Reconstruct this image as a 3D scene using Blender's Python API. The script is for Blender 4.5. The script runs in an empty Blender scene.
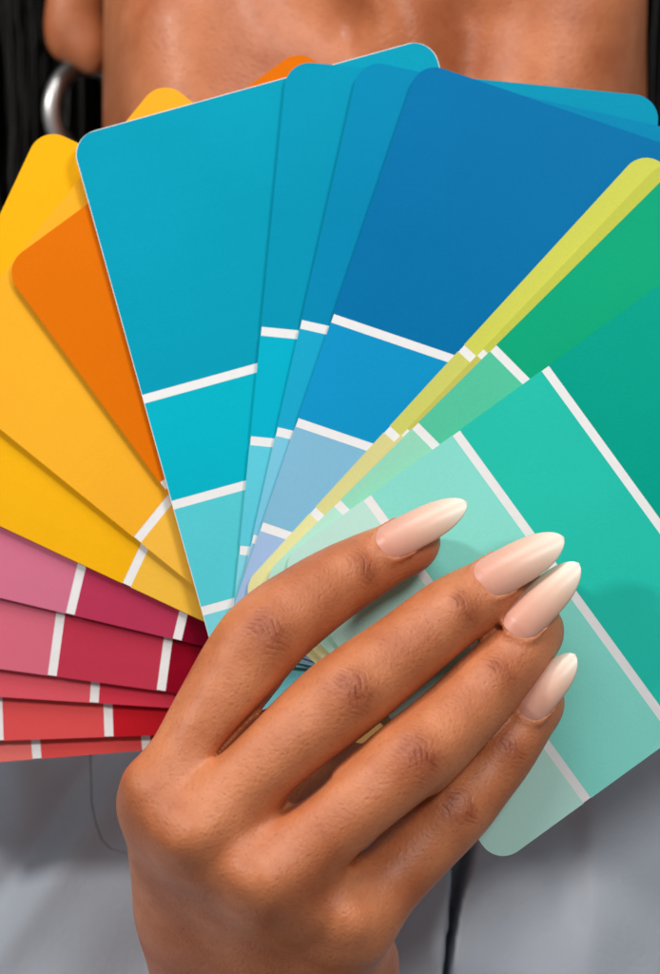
import bpy, math, random
import numpy as np
from mathutils import Vector
random.seed(4); rng = np.random.default_rng(4)
C = bpy.context.scene.collection
CAM = 0.80; K = 4200.0 * CAM            # camera distance to the cards, pixels * metres

def P(px, py, y=0.0):
    """where a point seen at (px, py) of the photograph stands when it is y metres behind the cards"""
    s = (CAM + y) / K
    return np.array([(px - 330) * s, y, (487 - py) * s])
def lin(c): return tuple(((v/255)/12.92 if v/255 <= .04045 else ((v/255+.055)/1.055)**2.4) for v in c)

# ------------------------------------------------------------------ tagging
def tag(o, label=None, cat=None, group=None, kind=None):
    for k, v in (('label', label), ('category', cat), ('group', group), ('kind', kind)):
        if v: o[k] = v
    return o
def empty(name, loc=(0, 0, 0)):
    o = bpy.data.objects.new(name, None); C.objects.link(o); o.location = loc; o.empty_display_size = .01
    return o
def mesh_obj(name, verts, faces, mat, parent=None, smooth=True, attrs=None):
    me = bpy.data.meshes.new(name)
    verts = np.asarray(verts, dtype=np.float64)
    if parent is not None:
        verts = verts - np.array(parent.matrix_world_loc if hasattr(parent, 'matrix_world_loc') else world_loc(parent))
    if isinstance(faces, np.ndarray):
        n = len(faces); k = faces.shape[1]
        me.vertices.add(len(verts)); me.vertices.foreach_set('co', verts.ravel())
        me.loops.add(n*k); me.loops.foreach_set('vertex_index', faces.ravel().astype(np.int32))
        me.polygons.add(n); me.polygons.foreach_set('loop_start', np.arange(0, n*k, k, dtype=np.int32))
        me.update(calc_edges=True)
    else:
        me.from_pydata([tuple(v) for v in verts], [], faces); me.update()
    if smooth: me.polygons.foreach_set('use_smooth', [True]*len(me.polygons))
    for k, a in (attrs or {}).items():
        at = me.attributes.new(k, 'FLOAT', 'POINT'); at.data.foreach_set('value', np.asarray(a, dtype=np.float32))
    me.validate()
    me.materials.append(mat)
    o = bpy.data.objects.new(name, me); C.objects.link(o)
    if parent is not None: o.parent = parent
    return o
def world_loc(o):
    l = Vector(o.location)
    while o.parent is not None: o = o.parent; l += Vector(o.location)
    return l

# ------------------------------------------------------------------ materials
def new_mat(name):
    m = bpy.data.materials.new(name); m.use_nodes = True
    return m, m.node_tree.nodes, m.node_tree.links, m.node_tree.nodes['Principled BSDF']
def nd(N, t, **kw):
    n = N.new(t)
    for k, v in kw.items():
        if k in n.inputs: n.inputs[k].default_value = v
        else: setattr(n, k, v)
    return n
def mathn(N, L, op, a, b=None, c=None, clamp=False):
    n = N.new('ShaderNodeMath'); n.operation = op; n.use_clamp = clamp
    for i, v in enumerate((a, b, c)):
        if v is None: continue
        if isinstance(v, (int, float)): n.inputs[i].default_value = v
        else: L.new(v, n.inputs[i])
    return n.outputs[0]
def mixc(N, L, f, a, b):
    n = N.new('ShaderNodeMix'); n.data_type = 'RGBA'
    if isinstance(f, (int, float)): n.inputs[0].default_value = f
    else: L.new(f, n.inputs[0])
    for i, v in ((6, a), (7, b)):
        if isinstance(v, tuple): n.inputs[i].default_value = (*v[:3], 1)
        else: L.new(v, n.inputs[i])
    return n.outputs[2]

EXPO = 1.0
def card_mat(name, rgb):
    """printed ink on smooth card: a little mottle in the colour, fine paper tooth"""
    m, N, L, b = new_mat(name)
    col = tuple(min(.9, v*CARD_GAIN) for v in lin(rgb))
    tc = nd(N, 'ShaderNodeTexCoord')
    n1 = nd(N, 'ShaderNodeTexNoise', Scale=26.0, Detail=3.0); L.new(tc.outputs['Object'], n1.inputs['Vector'])
    n2 = nd(N, 'ShaderNodeTexNoise', Scale=1500.0, Detail=2.0); L.new(tc.outputs['Object'], n2.inputs['Vector'])
    f = mathn(N, L, 'ADD', mathn(N, L, 'MULTIPLY', n1.outputs[0], .65), mathn(N, L, 'MULTIPLY', n2.outputs[0], .35))
    dark = tuple(v*.88 for v in col); lite = tuple(min(.95, v*1.10+.002) for v in col)
    L.new(mixc(N, L, f, dark, lite), b.inputs['Base Color'])
    b.inputs['Roughness'].default_value = .52
    b.inputs['Specular IOR Level'].default_value = .045
    bp = nd(N, 'ShaderNodeBump', Strength=.10, Distance=.0003)
    L.new(n2.outputs[0], bp.inputs['Height']); L.new(bp.outputs[0], b.inputs['Normal'])
    return m
CARD_GAIN = 1.0
_inks = {}
def ink(rgb):
    if rgb not in _inks: _inks[rgb] = card_mat('printed_ink', rgb)
    return _inks[rgb]

def skin_mat():
    m, N, L, b = new_mat('skin')
    tc = nd(N, 'ShaderNodeTexCoord'); pos = tc.outputs['Object']
    aS = nd(N, 'ShaderNodeAttribute', attribute_name='crease_s').outputs['Fac']
    aM = nd(N, 'ShaderNodeAttribute', attribute_name='crease_m').outputs['Fac']
    aF = nd(N, 'ShaderNodeAttribute', attribute_name='tip').outputs['Fac']
    big = nd(N, 'ShaderNodeTexNoise', Scale=45.0, Detail=4.0, Roughness=.6); L.new(pos, big.inputs['Vector'])
    mid = nd(N, 'ShaderNodeTexNoise', Scale=220.0, Detail=4.0, Roughness=.6); L.new(pos, mid.inputs['Vector'])
    fine = nd(N, 'ShaderNodeTexNoise', Scale=1300.0, Detail=3.0, Roughness=.65); L.new(pos, fine.inputs['Vector'])
    fmask = nd(N, 'ShaderNodeTexNoise', Scale=330.0, Detail=2.0); L.new(pos, fmask.inputs['Vector'])
    vor = nd(N, 'ShaderNodeTexVoronoi', Scale=900.0); L.new(pos, vor.inputs['Vector'])
    pore = nd(N, 'ShaderNodeTexVoronoi', Scale=640.0); L.new(pos, pore.inputs['Vector'])
    base = mixc(N, L, mathn(N, L, 'MULTIPLY_ADD', mathn(N, L, 'SUBTRACT', big.outputs[0], .5), 2.2, .5, True), (.41, .106, .032), (.68, .246, .100))
    base = mixc(N, L, mathn(N, L, 'MULTIPLY', mathn(N, L, 'GREATER_THAN', mid.outputs[0], .62), .0), base, (.35, .13, .06))
    # pores and small pigment specks
    pd = mathn(N, L, 'SMOOTH_MIN', pore.outputs['Distance'], .35, .1)
    pk = mathn(N, L, 'SUBTRACT', 1.0, mathn(N, L, 'MULTIPLY', pd, 3.0, None, True), None, True)
    base = mixc(N, L, mathn(N, L, 'MULTIPLY', pk, .30), base, (.29, .080, .030))
    base = mixc(N, L, mathn(N, L, 'MULTIPLY', mathn(N, L, 'SUBTRACT', mid.outputs[0], .35, None, True), .45), base, (.40, .118, .044))
    # creased joints carry more pigment
    w = mathn(N, L, 'SINE', mathn(N, L, 'ADD', mathn(N, L, 'MULTIPLY', aS, 2*math.pi/.0020), mathn(N, L, 'ADD', mathn(N, L, 'MULTIPLY', mid.outputs[0], 7.0), mathn(N, L, 'MULTIPLY', big.outputs[0], 9.0))))
    w2 = mathn(N, L, 'MULTIPLY', mathn(N, L, 'POWER', mathn(N, L, 'MULTIPLY_ADD', w, .5, .5), 2.5), mathn(N, L, 'MULTIPLY', aM, mathn(N, L, 'MULTIPLY_ADD', mathn(N, L, 'SUBTRACT', fmask.outputs[0], .42), 5.0, .3, True)))
    jm = mathn(N, L, 'MULTIPLY', aM, mathn(N, L, 'MULTIPLY_ADD', mathn(N, L, 'SUBTRACT', fmask.outputs[0], .5), 1.2, .80), None, True)
    base = mixc(N, L, jm, base, (.30, .062, .018))
    base = mixc(N, L, mathn(N, L, 'MULTIPLY', w2, .15), base, (.20, .045, .015))
    base = mixc(N, L, mathn(N, L, 'MULTIPLY', aF, .55), base, (.62, .23, .135))
    L.new(base, b.inputs['Base Color'])
    b.inputs['Subsurface Weight'].default_value = .16
    b.inputs['Subsurface Radius'].default_value = (1.0, .35, .18)
    b.inputs['Subsurface Scale'].default_value = .0035
    oil = nd(N, 'ShaderNodeAttribute', attribute_name='oil').outputs['Fac']
    r = mathn(N, L, 'SUBTRACT', mathn(N, L, 'MULTIPLY_ADD', mid.outputs[0], .22, .36), mathn(N, L, 'MULTIPLY', oil, .07)); L.new(r, b.inputs['Roughness'])
    L.new(mathn(N, L, 'MULTIPLY', oil, .06), b.inputs['Coat Weight']); b.inputs['Coat Roughness'].default_value = .22
    b.inputs['Specular IOR Level'].default_value = .50
    h = mathn(N, L, 'ADD', mathn(N, L, 'MULTIPLY', vor.outputs['Distance'], .30), mathn(N, L, 'MULTIPLY', fine.outputs[0], .75))
    h = mathn(N, L, 'ADD', h, mathn(N, L, 'MULTIPLY', pk, -.35))
    h = mathn(N, L, 'ADD', h, mathn(N, L, 'MULTIPLY', w2, -.85))
    h = mathn(N, L, 'ADD', h, mathn(N, L, 'MULTIPLY', mid.outputs[0], .10))
    bp = nd(N, 'ShaderNodeBump', Strength=.5, Distance=.0004); L.new(h, bp.inputs['Height'])
    L.new(bp.outputs[0], b.inputs['Normal'])
    return m
def nail_mat():
    m, N, L, b = new_mat('nail_polish')
    t = nd(N, 'ShaderNodeAttribute', attribute_name='along').outputs['Fac']
    cr = N.new('ShaderNodeValToRGB'); L.new(t, cr.inputs[0]); e = cr.color_ramp.elements
    e[0].position = 0.0; e[0].color = (.76, .265, .175, 1)
    e[1].position = 1.0; e[1].color = (.88, .73, .61, 1)
    x = e.new(.35); x.color = (.81, .355, .25, 1); x = e.new(.68); x.color = (.85, .49, .365, 1)
    tc = nd(N, 'ShaderNodeTexCoord'); n = nd(N, 'ShaderNodeTexNoise', Scale=260.0, Detail=3.0); L.new(tc.outputs['Object'], n.inputs['Vector'])
    L.new(mixc(N, L, mathn(N, L, 'MULTIPLY', n.outputs[0], .16), cr.outputs[0], (.9, .78, .7)), b.inputs['Base Color'])
    b.inputs['Subsurface Weight'].default_value = .35; b.inputs['Subsurface Radius'].default_value = (1, .5, .35); b.inputs['Subsurface Scale'].default_value = .003
    b.inputs['Roughness'].default_value = .40; b.inputs['Coat Weight'].default_value = .12; b.inputs['Coat Roughness'].default_value = .25
    return m
def blouse_mat():
    m, N, L, b = new_mat('grey_satin')
    tc = nd(N, 'ShaderNodeTexCoord'); pos = tc.outputs['Object']
    n = nd(N, 'ShaderNodeTexNoise', Scale=14.0, Detail=4.0); L.new(pos, n.inputs['Vector'])
    L.new(mixc(N, L, n.outputs[0], (.57, .63, .71), (.66, .71, .79)), b.inputs['Base Color'])
    w1 = nd(N, 'ShaderNodeTexWave', Scale=900.0, Distortion=1.5, wave_type='BANDS', bands_direction='DIAGONAL'); L.new(pos, w1.inputs['Vector'])
    n2 = nd(N, 'ShaderNodeTexNoise', Scale=700.0, Detail=4.0); L.new(pos, n2.inputs['Vector'])
    bp = nd(N, 'ShaderNodeBump', Strength=.6, Distance=.0005)
    L.new(mathn(N, L, 'ADD', w1.outputs['Fac'], n2.outputs[0]), bp.inputs['Height']); L.new(bp.outputs[0], b.inputs['Normal'])
    b.inputs['Roughness'].default_value = .55; b.inputs['Sheen Weight'].default_value = .25; b.inputs['Sheen Roughness'].default_value = .4
    return m
def hair_mat():
    m, N, L, b = new_mat('black_hair')
    tc = nd(N, 'ShaderNodeTexCoord'); n = nd(N, 'ShaderNodeTexNoise', Scale=400.0, Detail=2.0); L.new(tc.outputs['Object'], n.inputs['Vector'])
    L.new(mixc(N, L, n.outputs[0], (.002, .0018, .0018), (.006, .005, .0045)), b.inputs['Base Color'])
    b.inputs['Roughness'].default_value = .42; b.inputs['Specular IOR Level'].default_value = .25
    return m
def silver_mat():
    m, N, L, b = new_mat('brushed_silver')
    tc = nd(N, 'ShaderNodeTexCoord'); n = nd(N, 'ShaderNodeTexNoise', Scale=700.0, Detail=3.0); L.new(tc.outputs['Object'], n.inputs['Vector'])
    L.new(mixc(N, L, n.outputs[0], (.74, .72, .70), (.92, .90, .88)), b.inputs['Base Color'])
    b.inputs['Metallic'].default_value = 1.0; b.inputs['Roughness'].default_value = .38
    return m
SKIN, NAIL, BLOUSE, HAIR, SILVER = skin_mat(), nail_mat(), blouse_mat(), hair_mat(), silver_mat()
def stock_mat():
    m, N, L, b = new_mat('white_card')
    tc = nd(N, 'ShaderNodeTexCoord'); n = nd(N, 'ShaderNodeTexNoise', Scale=600.0, Detail=3.0); L.new(tc.outputs['Object'], n.inputs['Vector'])
    L.new(mixc(N, L, n.outputs[0], (.78, .77, .76), (.86, .85, .84)), b.inputs['Base Color'])
    b.inputs['Roughness'].default_value = .5
    return m
STOCK = stock_mat()

# ------------------------------------------------------------------ paint cards
WD, LN, S1, ST = 375., 603., 272., 110.   # width, length, first stripe, stripe spacing in photo pixels
RAD, GAP = 25., 9.
def bend(x, z):
    r2 = x*x + (z+.03)**2
    return 0.55*r2 + .0012*math.sin(x*38+1.0)*math.cos(z*31)
def patch(fr, v0, v1, off0, off1, W, Ltot, inset):
    """closed slab of the card between v0 and v1; off0/off1 = how far its back and front stand off the card plane"""
    vs = set([v0, v1])
    for i in range(25): vs.add(Ltot*i/24)
    for i in range(13):
        a = i/12*math.pi/2
        vs.add(RAD*(1-math.cos(a))); vs.add(Ltot-RAD*(1-math.cos(a)))
    vs = sorted(v for v in vs if v0 <= v <= v1)
    vs = [v for i, v in enumerate(vs) if i == 0 or v - vs[i-1] > 1e-4]
    NU = 16; V = []; F = []
    rows = len(vs)
    for off in (off1, off0):
        for v in vs:
            e = min(v, Ltot-v)
            ins = RAD-math.sqrt(max(0, RAD**2-(RAD-e)**2)) if e < RAD else 0.
            a = ins+inset; bb = W-ins-inset
            if bb < a: a = bb = W/2
            vv = min(max(v, inset), Ltot-inset)
            for j in range(NU+1):
                u = a+(bb-a)*j/NU
                V.append(fr(u, vv, off))
    n = NU+1; H = rows*n
    for i in range(rows-1):
        for j in range(NU):
            a = i*n+j
            F.append((a, a+n, a+n+1, a+1)); F.append((H+a, H+a+1, H+a+n+1, H+a+n))
    for i in range(rows-1):
        a = i*n; F.append((a, a+H, a+n+H, a+n)); a = i*n+NU; F.append((a, a+n, a+n+H, a+H))
    for j in range(NU):
        a = j; F.append((a, a+1, a+1+H, a+H)); a = (rows-1)*n+j; F.append((a, a+H, a+1+H, a+1))
    return V, F
CARD_GROUP = 'paint sample cards fanned out in the hand'
def card(order, tilt, at, v_at, cols, names, label, W=WD, flip=False):
    """tilt: degrees clockwise from upright; at: photo point of the left edge where v == v_at"""
    t = math.radians(tilt); up = np.array([math.sin(t), -math.cos(t)]); rt = np.array([math.cos(t), math.sin(t)])
    tl = np.array(at, float) + up*v_at
    y0 = .0015*order + .0008
    sl = .0045*order
    piv = np.array([330., 660.])
    def fr(u, v, off):
        p = tl + rt*u - up*v
        d = math.hypot(*(p-piv))/4200.
        y = y0 + sl*d - off
        q = P(p[0], p[1], y)
        q = P(p[0], p[1], y+bend(q[0], q[2]))
        return tuple(q)
    root = empty('paint_card', fr(W/2, LN-40, 0))
    tag(root, label, 'paint card', CARD_GROUP)
    V, F = patch(fr, 0, LN, -.00006, .00006, W, LN, 0. if order == 7 else .6)
    mesh_obj('card_stock', V, F, STOCK, root, smooth=False)
    if flip: cuts = [0, LN-S1-2*ST, LN-S1-ST, LN-S1, LN]
    else:    cuts = [0, S1, S1+ST, S1+2*ST, LN]
    for i in range(4):
        a = cuts[i]+(GAP/2 if i else 0); b = cuts[i+1]-(GAP/2 if i < 3 else 0)
        V, F = patch(fr, a, b, .00007, .00009, W, LN, .6 if order == 7 else 0.)
        o = mesh_obj('color_swatch', V, F, ink(cols[i]), root, smooth=False)
        o['label'] = names[i]
    return root
card(0, 54.0, (545,368), S1, [(0,160,138),(38,192,172),(136,220,206),(186,228,216)],
     ['deep sea green swatch','bright turquoise green swatch','soft mint swatch','palest mint swatch'],
     'sea green to mint paint card on top of the fan, pressed under the fingernails')
card(1, 45.2, (493,348), S1, [(10,165,120),(84,196,158),(148,218,188),(180,228,208)],
     ['emerald green swatch','medium green swatch','pale green swatch','palest green swatch'],
     'emerald green paint card directly behind the sea green card at the top of the stack')
card(2, 43.6, (480,352), S1, [(192,196,78),(196,190,92),(222,206,140),(226,220,165)],
     ['dull lime swatch','khaki yellow swatch','sand swatch','cream swatch'],
     'narrowly visible dull lime paint card squeezed between the emerald card and the lime yellow card')
card(3, 42.5, (461,348), S1, [(204,206,88),(204,204,104),(216,210,142),(226,222,160)],
     ['lime yellow swatch','soft yellow swatch','pale sand swatch','cream yellow swatch'],
     'lime yellow paint card lying between the emerald card and the strong blue card')
card(4, 18.8, (332,318), S1, [(0,112,166),(12,146,198),(128,184,212),(160,188,224)],
     ['strong blue swatch','bright blue swatch','pale blue swatch','periwinkle swatch'],
     'darkest strong blue paint card in the middle of the fan, beside the lime yellow card')
card(5, 12.7, (300,326), 274, [(0,134,176),(22,164,200),(120,196,220),(150,200,226)],
     ['medium blue swatch','light cyan blue swatch','pale sky swatch','pale periwinkle swatch'],
     'medium blue paint card, a thin strip showing along the edge of the strong blue card')
card(6, 5.6, (260,338), 279, [(0,146,178),(0,174,200),(92,200,218),(130,208,222)],
     ['cerulean swatch','bright cyan swatch','light cyan swatch','pale cyan swatch'],
     'cerulean paint card whose far corner sticks out behind the strong blue card')
card(7, -15.5, (145,407), 280, [(0,153,180),(0,176,196),(84,200,210),(120,208,218)],
     ['teal blue swatch','cyan swatch','light turquoise swatch','pale turquoise swatch'],
     'wide teal blue paint card overlapping the orange card')
card(8, -36.2, (163,487), 273, [(220,110,0),(240,132,20),(245,160,70),(248,190,120)],
     ['deep orange swatch','orange swatch','light orange swatch','peach swatch'],
     'deep orange paint card tucked behind the teal blue card')
card(9, -51.0, (137,540), S1, [(246,172,40),(245,184,66),(246,200,100),(248,215,140)],
     ['warm yellow swatch','honey yellow swatch','light honey swatch','pale yellow swatch'],
     'warm light yellow paint card directly behind the orange card')
card(10, -64.9, (130,587), 276, [(245,176,16),(240,186,64),(246,204,100),(248,216,140)],
     ['golden yellow swatch','soft golden swatch','light golden swatch','pale golden swatch'],
     'golden yellow paint card lying right above the pink and magenta card', W=380)
card(11, -76.6, (177,640), LN-S1, [(222,150,170),(208,112,138),(182,54,86),(118,0,32)],
     ['palest pink swatch','mauve pink swatch','magenta swatch','dark crimson swatch'],
     'mauve pink, magenta and dark crimson paint card next to the golden yellow card', W=362, flip=True)
card(12, -82.2, (161,691), LN-S1, [(226,150,160),(212,104,124),(190,54,76),(138,4,30)],
     ['pale rose swatch','rose pink swatch','raspberry swatch','deep wine swatch'],
     'rose pink and raspberry paint card, second from the golden yellow card', flip=True)
card(13, -86.3, (94,703), LN-S1-ST, [(236,150,150),(218,86,98),(206,54,74),(170,14,34)],
     ['pale coral swatch','coral pink swatch','cherry swatch','deep cherry swatch'],
     'coral pink and cherry paint card between the raspberry card and the bright red card', flip=True)
card(14, -92.0, (109,737), LN-S1, [(236,140,136),(234,124,120),(218,80,80),(192,26,38)],
     ['pale salmon swatch','light salmon swatch','coral red swatch','bright red swatch'],
     'salmon and bright red paint card, second from the bottom of the fan', flip=True)
card(15, -94.6, (37,759), LN-S1-ST, [(238,150,140),(226,112,106),(214,76,74),(196,40,44)],
     ['light salmon swatch','dusty salmon swatch','dull red swatch','brick red swatch'],
     'dusty salmon paint card at the very bottom edge of the fan', flip=True)

# ------------------------------------------------------------------ implicit surfaces
class Grid:
    def __init__(s, lo, hi, h):
        s.lo = np.array(lo, float); s.h = h
        s.n = np.ceil((np.array(hi)-s.lo)/h).astype(int)+1
        s.ax = [s.lo[i]+h*np.arange(s.n[i]) for i in range(3)]
    def new(s, v=.03): return np.full(s.n, v, dtype=np.float32)
    def sub(s, lo, hi):
        a = np.clip(np.floor((np.array(lo)-s.lo)/s.h).astype(int), 0, s.n); b = np.clip(np.ceil((np.array(hi)-s.lo)/s.h).astype(int)+1, 0, s.n)
        if np.any(b <= a): return None
        sl = tuple(slice(a[i], b[i]) for i in range(3))
        X = s.ax[0][sl[0]][:, None, None].astype(np.float32); Y = s.ax[1][sl[1]][None, :, None].astype(np.float32); Z = s.ax[2][sl[2]][None, None, :].astype(np.float32)
        return sl, X, Y, Z
def smin(a, b, k):
    h = np.maximum(k-np.abs(a-b), 0)/k
    return np.minimum(a, b)-h*h*k*.25
def add_capsule(G, D, a, b, ra, rb, k=.001, m=.014, sub=False):
    r = max(ra, rb)+m+k
    g = G.sub(np.minimum(a, b)-r, np.maximum(a, b)+r)
    if g is None: return
    sl, X, Y, Z = g; d = (b-a).astype(np.float32); L2 = float(d@d)+1e-12
    t = np.clip(((X-a[0])*d[0]+(Y-a[1])*d[1]+(Z-a[2])*d[2])/L2, 0, 1)
    q = np.sqrt((X-a[0]-t*d[0])**2+(Y-a[1]-t*d[1])**2+(Z-a[2]-t*d[2])**2)-(ra+(rb-ra)*t)
    D[sl] = -smin(-D[sl], q, k) if sub else smin(D[sl], q.astype(np.float32), k)
def add_ell(G, D, c, r, k=.004, m=.014, rot=0.0, sub=False):
    R = max(r)+m+k
    g = G.sub(np.array(c)-R, np.array(c)+R)
    if g is None: return
    sl, X, Y, Z = g
    x, y, z = X-c[0], Y-c[1], Z-c[2]
    if rot:
        cs, sn = math.cos(rot), math.sin(rot); x, z = cs*x+sn*z, -sn*x+cs*z
    k0 = np.sqrt((x/r[0])**2+(y/r[1])**2+(z/r[2])**2); k1 = np.sqrt((x/r[0]**2)**2+(y/r[1]**2)**2+(z/r[2]**2)**2)
    q = (k0*(k0-1)/np.maximum(k1, 1e-6)).astype(np.float32)
    D[sl] = -smin(-D[sl], q, k) if sub else smin(D[sl], q, k)
def chain(G, D, nodes, k=.0015, steps=5):
    nodes = [np.array(n, float) for n in nodes]
    ext = [2*nodes[0]-nodes[1]]+nodes+[2*nodes[-1]-nodes[-2]]
    pts = []
    for i in range(1, len(ext)-2):
        for s in range(steps):
            t = s/steps; a, b, c, d = ext[i-1:i+3]
            pts.append(.5*((2*b)+(-a+c)*t+(2*a-5*b+4*c-d)*t*t+(-a+3*b-3*c+d)*t**3))
    pts.append(nodes[-1])
    for a, b in zip(pts[:-1], pts[1:]): add_capsule(G, D, a[:3], b[:3], a[3], b[3], k)
def surface(G, D):
    S = D < 0; n = G.n
    cnt = np.zeros(n-1, dtype=np.int8)
    for i in (0, 1):
        for j in (0, 1):
            for k in (0, 1): cnt += S[i:n[0]-1+i, j:n[1]-1+j, k:n[2]-1+k]
    act = (cnt > 0) & (cnt < 8)
    I, J, Kk = np.nonzero(act); idx = np.full(act.shape, -1, dtype=np.int64); idx[act] = np.arange(len(I))
    acc = np.zeros((len(I), 3)); num = np.zeros(len(I))
    for ax in range(3):
        o = [a for a in range(3) if a != ax]
        for p in (0, 1):
            for q in (0, 1):
                s0 = [0, 0, 0]; s0[o[0]] = p; s0[o[1]] = q; s1 = list(s0); s1[ax] = 1
                d0 = D[I+s0[0], J+s0[1], Kk+s0[2]]; d1 = D[I+s1[0], J+s1[1], Kk+s1[2]]
                x = (d0 < 0) != (d1 < 0); t = np.where(x, d0/np.where(x, d0-d1, 1), 0)
                v = np.tile(np.array(s0, float), (len(I), 1)); v[:, ax] += t
                acc += v*x[:, None]; num += x
    V = (np.stack([I, J, Kk], 1)+acc/num[:, None])*G.h+G.lo
    F = []
    for ax in range(3):
        a1, a2 = [(1, 2), (2, 0), (0, 1)][ax]
        sl0 = [slice(None)]*3; sl1 = [slice(None)]*3; sl0[ax] = slice(0, n[ax]-1); sl1[ax] = slice(1, n[ax])
        for a in (a1, a2): sl0[a] = slice(1, n[a]-1); sl1[a] = slice(1, n[a]-1)
        A = S[tuple(sl0)]; B = S[tuple(sl1)]; e = np.array(np.nonzero(A != B)).T; inside = A[A != B]
        e = e.copy(); e[:, a1] += 1; e[:, a2] += 1
        def cell(d1, d2):
            c = e.copy(); c[:, a1] -= d1; c[:, a2] -= d2; return idx[c[:, 0], c[:, 1], c[:, 2]]
        q = np.stack([cell(1, 1), cell(0, 1), cell(0, 0), cell(1, 0)], 1)
        q[~inside] = q[~inside][:, ::-1]
        F.append(q)
    F = np.concatenate(F)
    return V, F
def relax(V, F, n=2, f=.5):
    for _ in range(n):
        s = np.zeros_like(V); c = np.zeros(len(V))
        for a, b in ((0, 1), (1, 2), (2, 3), (3, 0)):
            np.add.at(s, F[:, a], V[F[:, b]]); np.add.at(s, F[:, b], V[F[:, a]]); np.add.at(c, F[:, a], 1); np.add.at(c, F[:, b], 1)
        V = V+(s/np.maximum(c, 1)[:, None]-V)*f
    return V

# ------------------------------------------------------------------ finger nails
NAILS = [((376,547,-.0161), (467,502,-.0126), 40, .34), ((475,584,-.0190), (564,537,-.0148), 46, .34),
         ((509,632,-.0184), (579,563,-.0150), 43, .34), ((521,716,-.0148), (575,654,-.0122), 38, .34)]
def nail_frame(base, tip, w, roll):
    a, b = P(*base), P(*tip); Lx = b-a; L_ = np.linalg.norm(Lx); d = Lx/L_
    w = w*(CAM+base[2])/K/2
    nrm = np.array([0, -1., 0])+np.array([-.62, 0, .78])*roll; nrm -= d*(nrm@d); nrm /= np.linalg.norm(nrm)
    lat = np.cross(d, nrm)
    def pt(s, t, drop=0., wide=1.):
        # rounded cuticle, straight sides, almond point
        if s < .22: wd = math.sqrt(max(0, 1-((.22-s)/.22)**2))*.97
        elif s < .42: wd = .97+.03*math.sin((s-.22)/.20*math.pi)
        else: wd = .97*max(0, 1-((s-.42)/.58)**2.1)**.64
        wd = max(wd, .02); tt = t*wd*wide
        x = math.sin(tt)/math.sin(1.0)*w; dn = (1-math.cos(tt))/math.sin(1.0)*w*.95
        lift = math.sin(s*math.pi)*.0012 - .0006*max(0, 1-s/.12)
        return a+d*(s*L_)+lat*x-nrm*dn+nrm*(lift-drop)
    return pt, d, L_
def nail(nf):
    pt, d, L_ = nail_frame(*nf)
    NS, NT = 44, 22; Vv = []; al = []
    for layer in (0, 1):
        for i in range(NS+1):
            s = (i/NS)**1.15
            for j in range(NT+1): Vv.append(pt(s, j/NT*2-1, .00045 if layer else 0)); al.append(s)
    Ff = []; n = NT+1; H = (NS+1)*n
    for i in range(NS):
        for j in range(NT):
            q = i*n+j; Ff.append((q, q+1, q+n+1, q+n)); Ff.append((H+q, H+q+n, H+q+n+1, H+q+1))
    for i in range(NS):
        q = i*n; Ff.append((q, q+n, q+n+H, q+H)); q = i*n+NT; Ff.append((q, q+H, q+n+H, q+n))
    for j in range(NT):
        q = j; Ff.append((q, q+H, q+H+1, q+1)); q = NS*n+j; Ff.append((q, q+1, q+H+1, q+H))
    return mesh_obj('fingernail', Vv, np.array(Ff), NAIL, person, True, {'along': al})

# ------------------------------------------------------------------ the hand
def N4(px, py, y, r): return np.array([*P(px, py, y), r*(CAM+y)/K])
FING = {
 'index':  [(170,793,-.031,37.5),(217,708,-.029,39),(260,641,-.0245,40.5),(310,600,-.0175,36),(352,574,-.0110,31.5),(392,553,-.0078,26),(422,539,-.0058,16.5)],
 'middle': [(198,826,-.038,39),(268,757,-.034,39),(343,697,-.0275,40.5),(398,655,-.0205,36.5),(452,613,-.0140,33.5),(494,589,-.0098,28.5),(520,573,-.0066,17)],
 'ring':   [(270,878,-.038,39),(340,818,-.034,39),(408,762,-.0280,40.5),(452,722,-.0210,36.5),(490,682,-.0140,33.5),(524,643,-.0098,28.5),(541,622,-.0066,17)],
 'pinky':  [(348,925,-.026,37),(398,870,-.0205,34.5),(451,813,-.0155,35),(479,782,-.0120,30.5),(504,752,-.0092,28.5),(530,714,-.0072,24.5),(543,693,-.0058,15)]}
h = .0006
G = Grid((-.094, -.062, -.264), (.072, .076, .004), h)
palm = G.new()
wr = {'index': (220,1010,.034,36), 'middle': (266,1020,.032,39), 'ring': (300,1020,.032,40), 'pinky': (340,1010,.034,38)}
for f in FING:
    a = N4(*FING[f][0]); b = N4(*wr[f]); m_ = (a+b)/2; m_[1] += .0040
    add_capsule(G, palm, a[:3], m_[:3], a[3]*.97, m_[3]*1.0, .014); add_capsule(G, palm, m_[:3], b[:3], m_[3]*1.0, b[3], .014)
# palm side, thenar and the web towards the thumb
for a, b in [((204,850,-.008,40),(246,1010,.038,42)), ((260,880,-.016,46),(280,1010,.038,46)), ((330,925,-.010,42),(320,1010,.038,46)),
             ((216,870,.008,42),(246,990,.030,44))]:
    a, b = N4(*a), N4(*b); add_capsule(G, palm, a[:3], b[:3], a[3], b[3], .009)
# webs and the row of knuckle heads read as one broad surface
for a, b in [((166,800,-.0275,33),(204,836,-.0325,33)), ((204,836,-.0325,33),(274,884,-.0330,33)), ((274,884,-.0330,33),(348,925,-.0260,33)),
             ((200,780,-.0270,29),(234,804,-.0300,27)), ((250,812,-.0300,27),(300,850,-.0310,27)), ((305,850,-.0300,28),(362,896,-.0250,26))]:
    a, b = N4(*a), N4(*b); add_capsule(G, palm, a[:3], b[:3], a[3], b[3], .008)
a, b = N4(167,806,-.023,30), N4(197,1000,.026,34); add_capsule(G, palm, a[:3], b[:3], a[3], b[3], .012)
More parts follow.
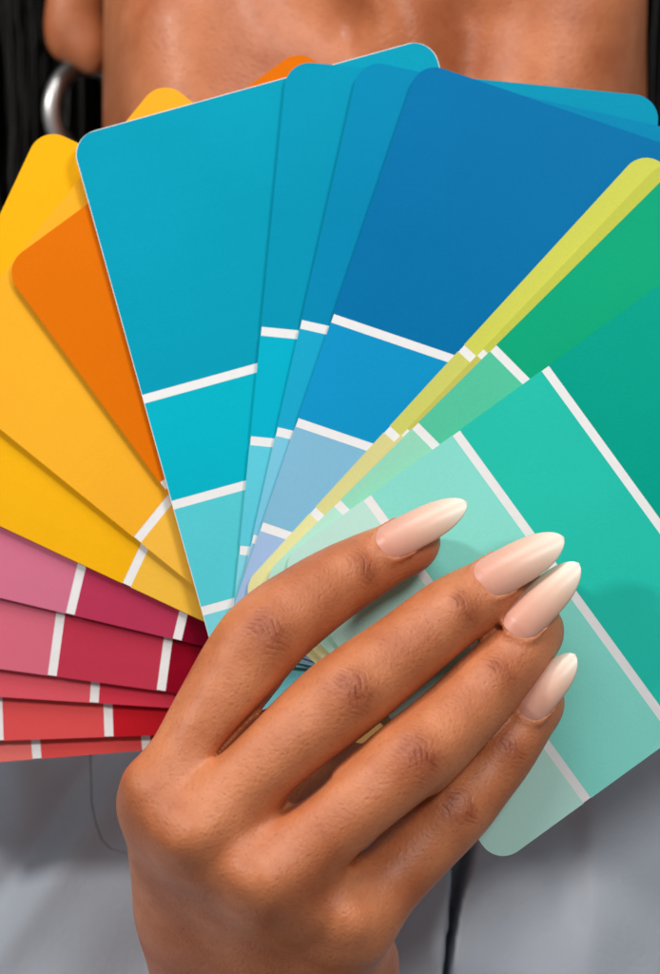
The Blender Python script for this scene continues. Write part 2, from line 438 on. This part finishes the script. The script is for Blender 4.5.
# forearm below the wrist
FA = [(277,1010,.010,98),(277,1090,.014,98),(262,1200,.018,120)]
WR_A = P(280,1003,.036); WR_B = np.array([-.018,.038,-.19]); EL = np.array([-.07,.025,-.335]); SH = np.array([-.155,.165,-.085])
def forearm(G, D):
    for dx in (-.0095, 0, .0095):
        o = np.array([dx, 0, 0]); add_capsule(G, D, WR_A+o, WR_B+o*1.2, .0175, .021, .008)
        add_capsule(G, D, WR_B+o*1.2, EL+o, .021, .034, .01)
forearm(G, palm)
# thumb, gripping the stack from behind
thumb = G.new()
chain(G, thumb, [N4(252,965,.034,44), N4(232,880,.040,46), N4(270,790,.044,44), N4(325,735,.044,41), N4(372,690,.041,34)], .003)
palm = smin(palm, thumb, .012)
# knuckles
for (px, py, y, r) in [(148,786,-.0352,15),(188,826,-.0445,17),(263,878,-.0448,18),(345,918,-.0350,15)]:
    q = N4(px, py, y, r); add_ell(G, palm, q[:3], (q[3]*1.25, q[3]*.9, q[3]*.9), .006, rot=-.7)
# grooves between the knuckles
for a, b in [((163,815,-.050),(205,775,-.046)), ((225,862,-.055),(262,830,-.052)), ((305,912,-.053),(335,880,-.050))]:
    add_capsule(G, palm, P(*a), P(*b), .0035, .0035, .008, sub=True)
D = palm.copy()
for f, nodes in FING.items():
    Fd = G.new(); chain(G, Fd, [N4(*n) for n in nodes], .002)
    # pads
    t1, t2 = N4(*nodes[5]), N4(*nodes[6])
    add_ell(G, Fd, (t1[:3]*.45+t2[:3]*.55)+np.array([.0004, .0006, -.0008]), (t1[3]*.88, t1[3]*.70, t1[3]*.80), .004)
    # joint knuckle bump on the back of the finger
    for jn, sc in ((2, .60), (4, .48)):
        q = N4(*nodes[jn]); add_ell(G, Fd, q[:3]+np.array([-.0008, -q[3]*.50, .0008]), (q[3]*sc*1.1, q[3]*.56, q[3]*sc*1.1), .005)
    D = smin(D, smin(palm, Fd, .0045), .0009)
for nf in NAILS:            # the skin folds that frame each nail
    pt, d, L_ = nail_frame(*nf)
    rim = [pt(s_, -1, .0004, 1.02) for s_ in (.36, .30, .22, .15, .10, .06, .03)]+[pt(0, 0, .0002)-d*.0004]+[pt(s_, 1, .0004, 1.02) for s_ in (.03, .06, .10, .15, .22, .30, .36)]
    for a, b in zip(rim[:-1], rim[1:]): add_capsule(G, D, a, b, .00035, .00035, .0014)
# faint crease lines carved over the joints (attributes drive the fine ones)
# the thin dark clefts where neighbouring fingers press together
for (px, py, y), ln, deg in [((259,711,-.037), .0145, 46), ((305,795,-.037), .0070, 36), ((392,832,-.033), .0130, 39)]:
    add_ell(G, D, P(px, py, y), (ln, .0095, .00105), .0020, rot=math.radians(deg), sub=True)
del palm, thumb
# shallow dents where the nails sit are covered by the nail plates below
V, F = surface(G, D); V = relax(V, F, 4, .5)

# joint attributes
cs = np.zeros(len(V)); cm = np.zeros(len(V)); tipm = np.zeros(len(V))
for f, nodes in FING.items():
    Q = [N4(*n) for n in nodes]
    for jn, sc, amp in ((2, 1.0, 1.0), (4, .72, .85)):
        a = Q[jn][:3]; d = Q[jn+1][:3]-Q[jn-1][:3]; d /= np.linalg.norm(d)
        front = np.array([0, -1., 0]); front -= d*(front@d); front /= np.linalg.norm(front); lat = np.cross(d, front)
        rel = V-a; s = rel@d; t = rel@lat; n = rel@front; r = Q[jn][3]
        s = s+ (r*.10)*0
        mk = np.exp(-(s/(r*.47*sc))**2)*np.exp(-(t/(r*.60))**4)*np.clip(n/(r*.35)-.6, 0, 1)*amp
        ss = s*(1+1.6*(t/r)**2)+.0012*np.sin(t*700)
        better = mk > cm; cs = np.where(better, ss, cs); cm = np.maximum(cm, mk)
    t = Q[6][:3]; tipm = np.maximum(tipm, np.exp(-(np.linalg.norm(V-t, axis=1)/.008)**2))

# ------------------------------------------------------------------ head, neck, trunk and arm of the same body
G2 = Grid((-.24, -.03, -.50), (.27, .40, .44), .0032)
B = G2.new(.04)
CX = .0137; NY = .135
ncen = lambda z: np.array([CX, NY, z])
for dx in np.linspace(-.030, .0275, 5):                        # broad neck
    add_capsule(G2, B, np.array([CX+dx, NY, .00]), np.array([CX+dx*1.0, NY+.004, .20]), .0475, .0465, .008, .03)
add_ell(G2, B, (CX, .185, .285), (.074, .094, .112), .02, .03)  # skull, tipped back
add_ell(G2, B, (CX, .118, .212), (.058, .062, .052), .03, .03)  # jaw
add_ell(G2, B, (CX, .070, .200), (.020, .018, .017), .02, .03)  # chin
add_capsule(G2, B, np.array([CX, .088, .290]), np.array([CX, .060, .254]), .007, .010, .010, .03) # nose
add_ell(G2, B, (CX, .066, .250), (.018, .010, .008), .008, .03)
add_ell(G2, B, (CX, .060, .231), (.023, .009, .0065), .004, .03)   # upper lip
add_ell(G2, B, (CX, .061, .221), (.020, .009, .0065), .004, .03)   # lower lip
for sx in (-1, 1):
    add_ell(G2, B, (CX+sx*.032, .098, .285), (.017, .010, .010), .008, .03)   # closed lids
    add_ell(G2, B, (CX+sx*.079, NY+.045, .175), (.009, .016, .026), .006, .03)  # upper ear
# trunk
add_ell(G2, B, (CX, .185, -.30), (.150, .088, .22), .03, .03)
add_capsule(G2, B, np.array([CX-.13, .175, -.085]), np.array([CX+.13, .175, -.085]), .045, .045, .04, .03)
add_capsule(G2, B, np.array([CX-.05, .165, -.035]), np.array([CX+.05, .165, -.035]), .045, .045, .05, .03)
add_capsule(G2, B, SH, EL, .040, .034, .02, .03)
forearm(G2, B)
V2, F2 = surface(G2, B); V2 = relax(V2, F2, 5, .6)
# keep the rings below the fine wrist only
keep = np.ones(len(V2), bool)
keep &= ~((V2[:, 2] < .004) & (V2[:, 2] > -.2595) & (V2[:, 1] < .076) & (V2[:, 0] > -.1)& (V2[:, 0] < .08) & ((V2[:, 2] > -.19) | (V2[:, 1] < .072)))
kf = keep[F2].all(1); F2 = F2[kf]
used = np.unique(F2); rm = np.full(len(V2), -1); rm[used] = np.arange(len(used)); V2 = V2[used]; F2 = rm[F2]
keep = V[:, 2] > -.2615
kf = keep[F].all(1); F = F[kf]; used = np.unique(F); rm = np.full(len(V), -1); rm[used] = np.arange(len(used)); V = V[used]; F = rm[F]; cs, cm, tipm = cs[used], cm[used], tipm[used]

# finer throat: the coarse neck is reshaped with a denser grid of its own
def cut(V, F, m):
    kf = m[F].all(1); F = F[kf]; used = np.unique(F); rm = np.full(len(V), -1); rm[used] = np.arange(len(used)); return V[used], rm[F]
G3 = Grid((-.085, .015, .050), (.112, .24, .190), .0014)
T = G3.new(.03)
for dx in np.linspace(-.030, .0275, 5):
    add_capsule(G3, T, np.array([CX+dx, NY, .00]), np.array([CX+dx, NY+.004, .20]), .0475, .0465, .008, .03)
add_ell(G3, T, (CX, .118, .212), (.058, .062, .052), .03, .03)
add_ell(G3, T, (CX, .070, .200), (.020, .018, .017), .02, .03)
# ridge of the windpipe, hollow beside it, tendon
def Q(px, py, y): return P(px, py, y)
add_capsule(G3, T, Q(372,-20,.092), Q(440,110,.092), .012, .010, .014, .02)
add_capsule(G3, T, Q(492,25,.083), Q(480,130,.080), .007, .013, .016, .02, sub=True)
add_capsule(G3, T, Q(285,-18,.082), Q(335,20,.084), .007, .004, .014, .02, sub=True)
add_capsule(G3, T, Q(192,40,.108), Q(205,130,.104), .016, .016, .018, .02)
add_capsule(G3, T, Q(575,0,.108), Q(545,120,.106), .016, .016, .018, .02)
# ear lobe
lob = G3.new(.03)
q = P(82, 20, .172)
add_ell(G3, lob, P(78, -2, .174), (.0088, .0065, .019), .004, .02, rot=-.30)
add_ell(G3, lob, P(92, 50, .172), (.0050, .0045, .0074), .007, .02)
add_ell(G3, lob, P(86, 58, .1655), (.0008, .0018, .0014), .0012, .01, sub=True)
T = smin(T, lob, .0015)
V3, F3 = surface(G3, T); V3 = relax(V3, F3, 3, .5)
V3, F3 = cut(V3, F3, (V3[:, 2] > .0535) & (V3[:, 2] < .187) & (V3[:, 1] < .235))
V2, F2 = cut(V2, F2, ~((V2[:, 2] > .056) & (V2[:, 2] < .184) & (V2[:, 0] > -.085) & (V2[:, 0] < .112)))

person = empty('person', (CX, .17, -.45))
tag(person, 'woman in a grey blouse holding the fan of cards in front of her neck', 'person')
VV = np.concatenate([V, V2, V3]); FF = np.concatenate([F, F2+len(V), F3+len(V)+len(V2)])
z2 = np.zeros(len(V2)+len(V3))
body = mesh_obj('body', VV, FF, SKIN, person, True, {'crease_s': np.concatenate([cs, z2]), 'crease_m': np.concatenate([cm, z2]), 'tip': np.concatenate([tipm, z2]), 'oil': np.concatenate([np.zeros(len(V)+len(V2)), np.ones(len(V3))])})

for nf in NAILS: nail(nf)

# ------------------------------------------------------------------ blouse
def blouse():
    # front and back of the trunk as one closed shell, with drape folds and the button opening
    us = []
    NF = 820
    for i in range(NF): us.append(math.pi*(1+i/NF))       # front half, dense (angle pi..2pi => y negative side)
    for i in range(80): us.append(math.pi*i/80)
    us = us[:NF]+us[NF:]
    zs = list(np.linspace(-.50, -.20, 60))+list(np.linspace(-.199, -.03, 240))+list(np.linspace(-.028, .03, 20))
    V = []; Fq = []
    for z in zs:
        # half width and half depth of the trunk at height z
        if z < -.12: hw = .192; hd = .106
        else:
            t = min(1, (z+.12)/.145); hw = .192*(1-t**2.0)+.072*t**2.0; hd = .106*(1-t**1.6)+.060*t**1.6
        for u in us:
            c, s = math.cos(u), math.sin(u)
            x = CX+hw*math.copysign(abs(c)**.85, c); y = .175+hd*math.copysign(abs(s)**.85, s)
            if s < 0:
                px = 330+x*K/(CAM+.075); py = 487-z*K/(CAM+.075)
                sg = lambda q: 1/(1+math.exp(-max(-40, min(40, q))))
                f = .0013*math.sin((px*.9-py*.35)*.019+1.0)+.0008*math.sin((px+py*.5)*.05+2)*math.sin(py*.011)
                dl = px-(104-(py-750)*.72); f += (-.0040*math.exp(-(dl/24.)**2)+.0016*math.exp(-((dl-42)/26.)**2))*sg((px+30)/20.)*sg((160-px)/12.)
                f += .0040*math.exp(-((px-18)/26.)**2)*math.exp(-((py-770)/50.)**2)
                # soft vertical fold at the right
                fade = sg((930-py)/22.)
                f += fade*(.0034*sg((px-584)/5)*math.exp(-max(0, px-584)/60.)-.0014*math.exp(-((px-566)/18.)**2))
                # opening between the two fronts
                e = 452-7*sg((py-935)/14.)-.02*(py-900)
                wg = 4.0+17*sg((878-py)/15.)
                f += .0018*sg((e-px)/1.0)*math.exp(-max(0, e-px)/25.)
                f -= .034*sg((px-e)/.7)*sg((e+wg-px)/.8)
                y -= f*min(1, -s*2.2)
            V.append((x, y, z))
    n = len(us)
    for i in range(len(zs)-1):
        for j in range(n):
            a = i*n+j; b = i*n+(j+1) % n; Fq.append((a, b, b+n, a+n))
    # sleeve of the raised arm, from the shoulder to just above the elbow and along the lower forearm
    path = [SH+np.array([.05, .0, .01]), SH, SH*.6+EL*.4, SH*.25+EL*.75, EL+np.array([-.004, .002, -.004]), EL*.72+WR_B*.28, EL*.50+WR_B*.50]
    rad = [.060, .066, .062, .060, .060, .056, .050]
    off = len(V); M = 64; S_ = 90
    pp = np.array(path); cum = np.linspace(0, len(path)-1, S_)
    ctr = [np.array([np.interp(c, range(len(path)), pp[:, k]) for k in range(3)]) for c in cum]
    ctr = [sum(ctr[max(0, min(S_-1, i+o))] for o in range(-5, 6))/11 for i in range(S_)]
    side = np.array([.9, -.4, .1]); side /= np.linalg.norm(side)
    for i in range(S_):
        d = ctr[min(i+1, S_-1)]-ctr[max(i-1, 0)]; d /= np.linalg.norm(d)
        s1 = side-d*(side@d); s1 /= np.linalg.norm(s1); s2 = np.cross(d, s1); r = np.interp(cum[i], range(len(rad)), rad)
        for j in range(M):
            a = 2*math.pi*j/M; rr = r+.003*math.sin(i*.55+2*math.sin(a))+.002*math.sin(a*5+i*.2)
            V.append(tuple(ctr[i]+rr*(math.cos(a)*s1+math.sin(a)*s2)))
    for i in range(S_-1):
        for j in range(M):
            a = off+i*M+j; b = off+i*M+(j+1) % M; Fq.append((a, b, b+M, a+M))
    return mesh_obj('blouse', V, np.array(Fq), BLOUSE, person, True)
blouse()

# ------------------------------------------------------------------ hair: locks falling behind the neck
def hair():
    V = []; Fq = []
    def strand(pts, r, flat=1.0):
        off = len(V); M = 5
        for i, p in enumerate(pts):
            d = pts[min(i+1, len(pts)-1)]-pts[max(i-1, 0)]; d = d/np.linalg.norm(d)
            s1 = np.cross(d, (0, 1, 0)); s1 /= np.linalg.norm(s1)+1e-9; s2 = np.cross(d, s1)
            rr = r*(1-.75*(i/(len(pts)-1))**3)
            for j in range(M):
                a = 2*math.pi*j/M; V.append(tuple(p+rr*(math.cos(a)*s1+math.sin(a)*s2*flat)))
        for i in range(len(pts)-1):
            for j in range(M):
                a = off+i*M+j; b = off+i*M+(j+1) % M; Fq.append((a, b, b+M, a+M))
    for k in range(1500):
        sd = -1 if rng.random() < .5 else 1
        a = rng.random(); dep = rng.random()
        x0 = CX+sd*(.030+.055*a); y0 = .20+.07*dep; x1 = CX+sd*(.060+.095*a); y1 = .190+.07*dep
        ph = rng.random()*6; pts = []
        for i in range(14):
            t = i/13; z = .40-.50*t
            e = min(1, t*2.2); e = e*e*(3-2*e)
            x = x0+(x1-x0)*e+sd*.008*math.sin(t*5+ph)+.0015*math.sin(t*23+ph*3)
            y = y0+(y1-y0)*t+.004*math.cos(t*6+ph)
            pts.append(np.array([x, y, z]))
        strand(pts, .0005+.0012*rng.random()**2)
    # solid mass behind the locks and over the skull
    nu, nv = 40, 30; off = len(V)
    for i in range(nv+1):
        t = i/nv; z = .42-.50*t
        hw = .088*math.sqrt(max(.02, math.sin(min(1, t*2.6+.03)*math.pi/2)))+.055*min(1, t*1.6); hd = .045+.05*math.sin(min(1, t*2.2)*math.pi)
        for j in range(nu):
            a = 2*math.pi*j/nu; V.append((CX+hw*math.cos(a)+.002*math.sin(a*9+t*4), .258+hd*math.sin(a)*(1.0 if math.sin(a) > 0 else .55), z))
    for i in range(nv):
        for j in range(nu):
            a = off+i*nu+j; b = off+i*nu+(j+1) % nu; Fq.append((a, b, b+nu, a+nu))
    # crown of the head
    off = len(V); nu, nv = 48, 24
    for i in range(nv+1):
        ph = math.pi*i/nv
        for j in range(nu):
            a = 2*math.pi*j/nu; w_ = 1+.012*math.sin(a*13+i*.4)
            V.append((CX+.083*w_*math.sin(ph)*math.cos(a), .212+.100*w_*math.sin(ph)*math.sin(a), .312+.108*w_*math.cos(ph)))
    for i in range(nv):
        for j in range(nu):
            a = off+i*nu+j; b = off+i*nu+(j+1) % nu; Fq.append((a, a+nu, b+nu, b))
    # one loose hair lying on the blouse
    hp = []
    for px, py in [(92,735),(93,770),(94,800),(98,820),(104,836),(113,845),(124,848),(136,850)]:
        x, z = P(px, py, .078)[[0, 2]]; c_ = (abs(x-CX)/.192)**(1/.85); hp.append(np.array([x, .175-.106*math.sqrt(1-c_*c_)**.85-.0045, z]))
    strand(hp, .00013)
    o = mesh_obj('hair', V, np.array(Fq), HAIR, person, True)
    return o
hair()

# ------------------------------------------------------------------ hoop earring
def hoop():
    c = P(92, 113, .190); R = .0138; r = .0031; V = []; Fq = []; NA, NB = 96, 20; yaw = math.radians(38)
    for i in range(NA):
        a = 2*math.pi*i/NA; u = np.array([math.cos(yaw), math.sin(yaw), 0]); w = np.array([0, 0, 1.])
        rad = u*math.cos(a)+w*math.sin(a); nrm = np.cross(u, w)
        for j in range(NB):
            b = 2*math.pi*j/NB; V.append(tuple(c+rad*(R+r*math.cos(b))+nrm*(r*.9*math.sin(b))))
    for i in range(NA):
        for j in range(NB):
            a = i*NB+j; b = i*NB+(j+1) % NB; c2 = ((i+1) % NA)*NB+(j+1) % NB; d = ((i+1) % NA)*NB+j; Fq.append((a, b, c2, d))
    o = mesh_obj('hoop_earring', V, np.array(Fq), SILVER)
    tag(o, 'thick silver hoop earring hanging from the ear lobe', 'earring')
hoop()

# ------------------------------------------------------------------ light, camera
def area(name, loc, target, size, power, col=(1, 1, 1)):
    l = bpy.data.lights.new(name, 'AREA'); l.shape = 'DISK'; l.size = size; l.energy = power; l.color = col
    o = bpy.data.objects.new(name, l); C.objects.link(o); o.location = loc
    o.rotation_euler = (Vector(target)-Vector(loc)).to_track_quat('-Z', 'Y').to_euler()
area('key_lamp', (-1.25, -1.0, .72), (0, 0, 0), .17, 13.5, (1, .965, .92))
area('soft_lamp', (-.15, -.85, 1.6), (0, 0, 0), .9, 19, (1, .99, .98))
area('front_lamp', (.70, -1.5, .95), (0, .05, -.05),   .42, 14.5, (1, .99, .98))
w = bpy.data.worlds.new('World'); bpy.context.scene.world = w; w.use_nodes = True
bg = w.node_tree.nodes['Background']; bg.inputs[0].default_value = (.93, .96, 1, 1); bg.inputs[1].default_value = .20
cam = bpy.data.cameras.new('camera'); co = bpy.data.objects.new('camera', cam); C.objects.link(co)
co.location = (0, -CAM, 0); co.rotation_euler = (math.pi/2, 0, 0)
cam.sensor_fit = 'VERTICAL'; cam.sensor_height = 36; cam.lens = 36*4200/974*CAM/1.0
cam.clip_start = .01; cam.clip_end = 50
cam.dof.use_dof = True; cam.dof.focus_distance = CAM-.012; cam.dof.aperture_fstop = 14
sc = bpy.context.scene; sc.camera = co
sc.view_settings.view_transform = 'Standard'; sc.view_settings.look = 'None'; sc.view_settings.exposure = 0; sc.view_settings.gamma = 1
